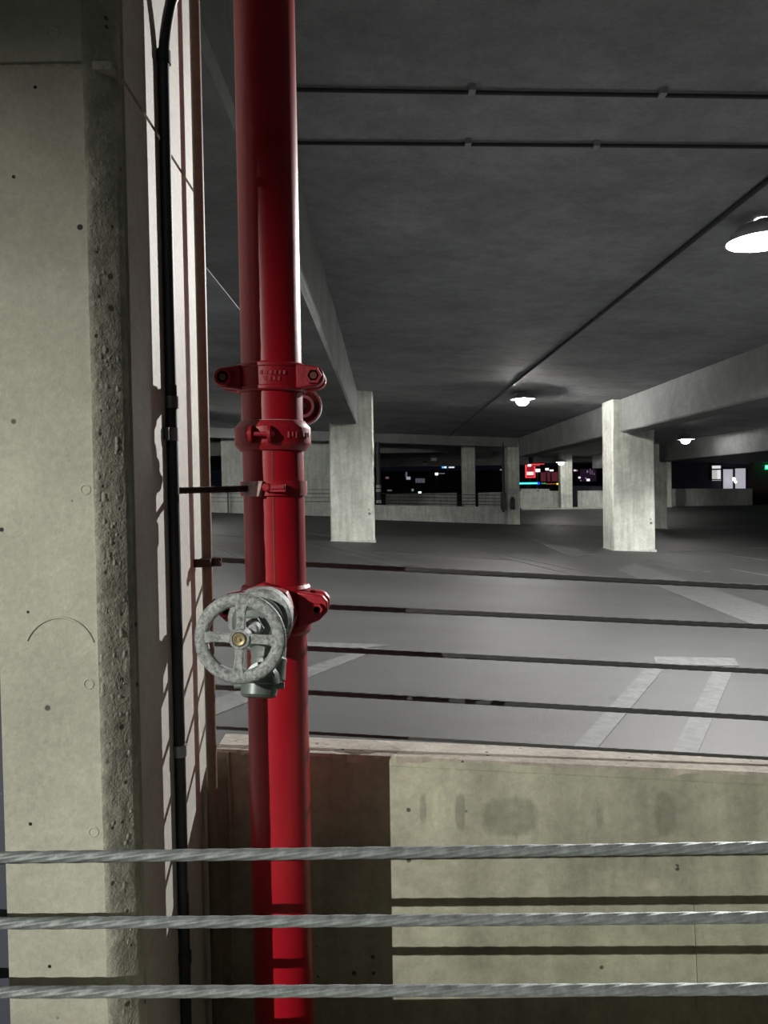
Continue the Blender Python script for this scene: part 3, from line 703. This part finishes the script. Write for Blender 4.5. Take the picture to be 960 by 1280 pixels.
a, b = P(638.5,637,Y2-.1), P(643.5,621,Y2-.1)
o = MB().lathe(((a.x+b.x)/2,Y2-.12,a.z),(0,0,1),[(0,.07),(.03,.09),(b.z-a.z-.1,.09),(b.z-a.z,.04)],14).build('wall_canister', M['frame'], smooth=40); tag(o, 'dark canister mounted on the slim column at the end of the far railing', 'canister')
a, b = P(635,618,Y2-.05), P(647,611,Y2-.05)
o = MB().box((a.x,Y2-.06,a.z),(b.x,Y2,b.z)).build('junction_box', M['housing'], bevel=.01); tag(o, 'small grey box on the slim column above the dark canister', 'box')
a = P(672.5,615,46.9); o = MB().lathe((a.x,46.95,a.z),(0,0,1),[(0,.12),(.06,.11),(.12,.06),(.14,.01)],14).build('dome_marker', M['frame'], smooth=50); tag(o, 'small dark dome on top of the low back wall under the cyan light bar', 'marker')
for i, (u0_, u1_, v0_, v1_, y) in enumerate(((539,546,569,576,41),(528,534,576.5,581,46))):
    a, b = P(u0_, v1_, y), P(u1_, v0_, y)
    t = thing('hanging_box', ((a.x+b.x)/2, y, a.z), ('nearer, larger', 'farther, smaller')[i] + ' grey box hanging from the ceiling beyond the far railing', 'hanging box')
    MB().box((a.x,y,a.z),(b.x,y+.12,(a.z*.5+b.z*.5))).build('panel', M['housing'], t); MB().box((a.x,y,(a.z*.5+b.z*.5)),(b.x,y+.14,b.z)).build('hood', M['frame'], t)
    MB().cyl(((a.x+b.x)/2,y+.06,b.z),((a.x+b.x)/2,y+.06,cz(a.x)),.02,8).build('rod', M['frame'], t)

# facade at right with window and lit doors
YF = 53.0
fa = thing('stair_lobby', (P(890,640,YF).x, YF, EYE-1.4), 'dark building front at far right with a lit window and two bright doors', 'building')
a, b = P(838,640,YF), P(1010,640,YF)
MB().box((a.x,YF,EYE-1.6),(b.x,YF+.3,EYE+3)).build('facade', M['darkwall'], fa)
def litrect(parent, u0, u1, v0, v1, y, m, name='pane', d=.05, fr=None):
    a, b = P(u0, v1, y), P(u1, v0, y)
    if fr:
        f = MB().box((a.x-fr,y-.01,a.z-fr),(b.x+fr,y+.08,b.z+fr)).build(fr_name, M['frame'], parent); parent = f; 
    return MB().box((a.x,y-d,a.z),(b.x,y,b.z)).build(name, m, parent)
M['win'] = emit('lit_window', (.95,.95,1), .75); M['win2'] = emit('lit_blind', (.9,.92,.85), .5); M['door'] = emit('lit_door_glass', (.85,.83,.95), .45)
fr_name = 'window_frame'
litrect(fa, 890, 900.5, 582, 585.8, YF-.05, M['win'], fr=.08); litrect(fa, 890, 900.5, 587.4, 598.8, YF-.05, M['win2'], fr=.08)
litrect(fa, 896.5, 900.5, 587.4, 598.8, YF-.08, M['win'], name='bright_pane')
litrect(fa, 890, 901, 600, 600.8, YF-.05, M['door'], name='glowing_sill')  # this strip glows by itself in place of light caught under the window
fr_name = 'door_frame'
litrect(fa, 904, 915.5, 586.5, 611.5, YF-.05, M['door'], name='door_pane', fr=.06); litrect(fa, 919, 931.5, 585.5, 611.5, YF-.05, M['door'], name='door_pane', fr=.06)
M['glow'] = emit('glint_glow', (1,1,.92), 9)
q = P(917.5,599,YF-.6); t = thing('door_glint', q, 'glowing globe standing for a bright reflection between the two lit doors', 'lamp')  # reflection between the doors, modelled as glowing globes
MB().lathe(q, (0,0,1), [(-.11,.01),(-.08,.08),(0,.12),(.08,.08),(.11,.01)], 14).build('globe', M['glow'], t, smooth=60)
q2 = P(919.5,602.5,YF-.6); MB().lathe(q2, (0,0,1), [(-.08,.01),(0,.09),(.08,.01)], 12).build('lower_globe', M['glow'], t, smooth=60)
MB().cyl(q, q+Vector((0,.535,0)), .02, 8).build('arm', M['frame'], t)
a, b = P(940.5,640,48.5), P(1015,640,48.5)
MB().box((a.x,48.5,fz(a.x,48.5)-.1),(b.x,48.8,P(940,577,48.5).z)).build('wall_brick', M['brick'], kind='structure')
M['exit'] = emit('exit_green', (.0,.75,.3), 1.6); M['exitw'] = emit('exit_letters', (.75,1,.85), 2.2)
a, b = P(956.5,587,47.9), P(966,581,47.9)
t = thing('exit_sign', (a.x,47.9,a.z), 'small green lit exit sign at the right edge over the brick wall', 'sign')
MB().box((a.x,47.9,a.z),(b.x,47.96,b.z)).build('panel', M['exit'], t)
MB().box((a.x-.15,47.92,b.z-.1),(a.x,47.95,b.z)).build('bracket', M['housing'], t)
MB().cyl(((a.x+b.x)/2,47.93,b.z),((a.x+b.x)/2,47.93,cz(a.x)+.02),.015,8).build('rod', M['frame'], t)
fc = bpy.data.curves.new('lettering', 'FONT'); fc.body = 'EXIT'; fc.size = .2; fc.align_x = 'CENTER'; fc.align_y = 'CENTER'; fc.extrude = .004; fc.materials.append(M['exitw'])
tmp = bpy.data.objects.new('lettering_curve', fc); C.objects.link(tmp); bpy.context.view_layer.update(); me = bpy.data.meshes.new_from_object(tmp.evaluated_get(bpy.context.evaluated_depsgraph_get())); bpy.data.objects.remove(tmp)
fo = bpy.data.objects.new('lettering', me); C.objects.link(fo); fo.parent = t; fo.location = ((b.x-a.x)/2, -.01, (b.z-a.z)/2); fo.rotation_euler = (PI/2,0,0)

# night town beyond the open side
YT = 90.0
def blk(u0, u1, v0, y, label, d=12):
    a, b = P(u0, v0, y), P(u1, v0, y); t = thing('town_building', ((a.x+b.x)/2, y, -6), label, 'building')
    MB().box((a.x,y,-6),(b.x,y+d,a.z)).build('block', M['night'], t); return t
MB().box((-60,51,-6.3),(90,160,-6)).build('ground', M['night'], kind='structure')
b1 = blk(455, 640, 590, YT+4, 'dark building in the night beyond the far railing, with few dim windows')
b2 = blk(645, 700, 583, YT+4, 'dark reddish building behind the red neon sign')
b3 = blk(704, 800, 580, YT+4, 'dark building with scattered pinkish lights right of the farthest column')
def lit(par, u0, u1, v0, v1, col, st, name='window'):
    key = 'e%s%s' % (col, st)
    if key not in M: M[key] = emit('town_light', col, st)
    y = YT+4 if par else YT
    a, b = P(u0, v1, y), P(u1, v0, y)
    return MB().box((a.x,y-.1,a.z),(b.x,y,b.z)).build(name, M[key], par)
for w in [(482,486,596,598.5,(.5,.25,.28),.3),(507,509,590,597,(.4,.4,.55),.25),(508,513,596,599.5,(.6,.6,.75),.5),(484,490,612,614,(.3,.33,.35),.25),(514.5,517,611,614,(.4,.55,.45),.35)]: lit(b1, *w)
for i in range(5): lit(b1, 519.5+i*2.4, 521.2+i*2.4, 598, 603.5, (.3,.32,.42), .25)
for w in [(625,627,586.5,588,(.6,.45,.6),.5)]: lit(b1, *w)
for w in [(676,697,590,602,(.16,.03,.045),.5)]: lit(b2, *w)
for w in [(717,720,587,589,(.8,.75,.85),.9),(720.5,722,587.5,589,(.5,.4,.6),.5),(723,725.5,596,598,(1,.95,1),1.5),(731,733,597,598.5,(.5,.45,.6),.6),(733,737,598.5,601.5,(1,.95,1),1.6),(733,735,588,591,(.35,.3,.42),.5),(737,738,586,593,(.4,.3,.42),.4),(739.5,740.5,588,593,(.4,.3,.42),.4),(742,743,591,594,(.35,.28,.38),.4),(725,726.5,600,601.5,(.5,.45,.5),.5),(725,745,586,602,(.035,.015,.04),.4)]: lit(b3, *w)
def solo(name, label, cat, u, v, group=None):
    p = P(u, v, YT); t = thing(name, p, label, cat, group)
    MB().cyl((p.x,YT+.4,-6),(p.x,YT+.4,p.z),.08,8).build('pole', M['frame'], t)
    return t
t = solo('lit_sign', 'small blue and white lit sign high in the night view behind the slim columns', 'sign', 560, 584)
def pl(t, name, u0, u1, v0, v1, col, st, dy=0):
    key = 'e%s%s' % (col, st)
    if key not in M: M[key] = emit('town_light', col, st)
    a, b = P(u0, v1, YT+dy), P(u1, v0, YT+dy)
    return MB().box((a.x,YT+dy,a.z),(b.x,YT+dy+.15,b.z)).build(name, M[key], t)
pl(t,'blue_panel',552.5,555.5,583,585.2,(.1,.35,1),1.6); pl(t,'white_panel',555.5,558,583,585.2,(.8,.9,1),1.3); pl(t,'white_panel',561,568,583.2,585,(.8,.9,1),.9)
t = solo('street_light', 'white light with a faint strip left of the blue sign in the night view', 'lamp', 546, 592.5)
pl(t,'lamp_head',544,547.5,591,594,(1,.95,1),2); pl(t,'strip',548,556,591.2,592.6,(.3,.28,.3),.4)
t = solo('street_light', 'green-white light low over the far railing wall', 'lamp', 524.5, 616)
pl(t,'lamp_head',523,526.5,614.5,617.5,(.7,1,.85),2.5)
t = solo('neon_sign', 'red outlined lit sign box with a pale plaque, far right of the slim column', 'sign', 663, 588)
red = (1,.06,.08)
pl(t,'panel',657.5,668,581,596.5,(.5,.02,.04),.55,.2)
for q in ((657,658.2,580,597),(668,669.2,583,597),(657,669.2,596,597.3),(657,680.5,579.6,580.8)): pl(t,'neon_tube',*q,red,1.3)
pl(t,'plaque',658.8,667,589.6,594,(1,.85,.8),1.0); pl(t,'top_panel',665,675,580.8,582.6,(.6,.08,.08),.6); pl(t,'white_lamp',660,664,580.6,583,(1,.95,.95),2.2)
t = solo('light_bar', 'long cyan light bar turning blue and orange, low behind the far wall', 'light bar', 660, 604)
pl(t,'cyan_tube',646,672,602.8,605.6,(.0,.85,.85),1.3); pl(t,'cyan_core',648,671,603.7,604.7,(.45,1,1),1.3,-.1); pl(t,'blue_tube',672,675,602.8,605.6,(.02,.05,1),1.5)
pl(t,'green_segment',677,678.4,603.5,605,(.05,.6,.15),.7); pl(t,'green_segment',679.5,682,603.5,605,(.05,.6,.15),.7); pl(t,'orange_tube',682.5,695,604.3,605.3,(.55,.16,.06),.7); pl(t,'yellow_lamp',696,698.2,603.8,606,(1,.85,.1),1.2)
for i, (u, v, w, h_, s) in enumerate(((672.5,588,5,3.6,3),(684,586.5,3.6,2.6,2.6),(689.5,588,4.5,1.8,1.8))):
    t = solo('street_light', ('largest white light, right beside the red sign', 'middle white light between the red sign and the farthest column', 'small flat white light nearest the farthest column')[i], 'lamp', u, v)
    pl(t,'lamp_head',u-w/2,u+w/2,v-h_/2,v+h_/2,(1,.95,1),s)
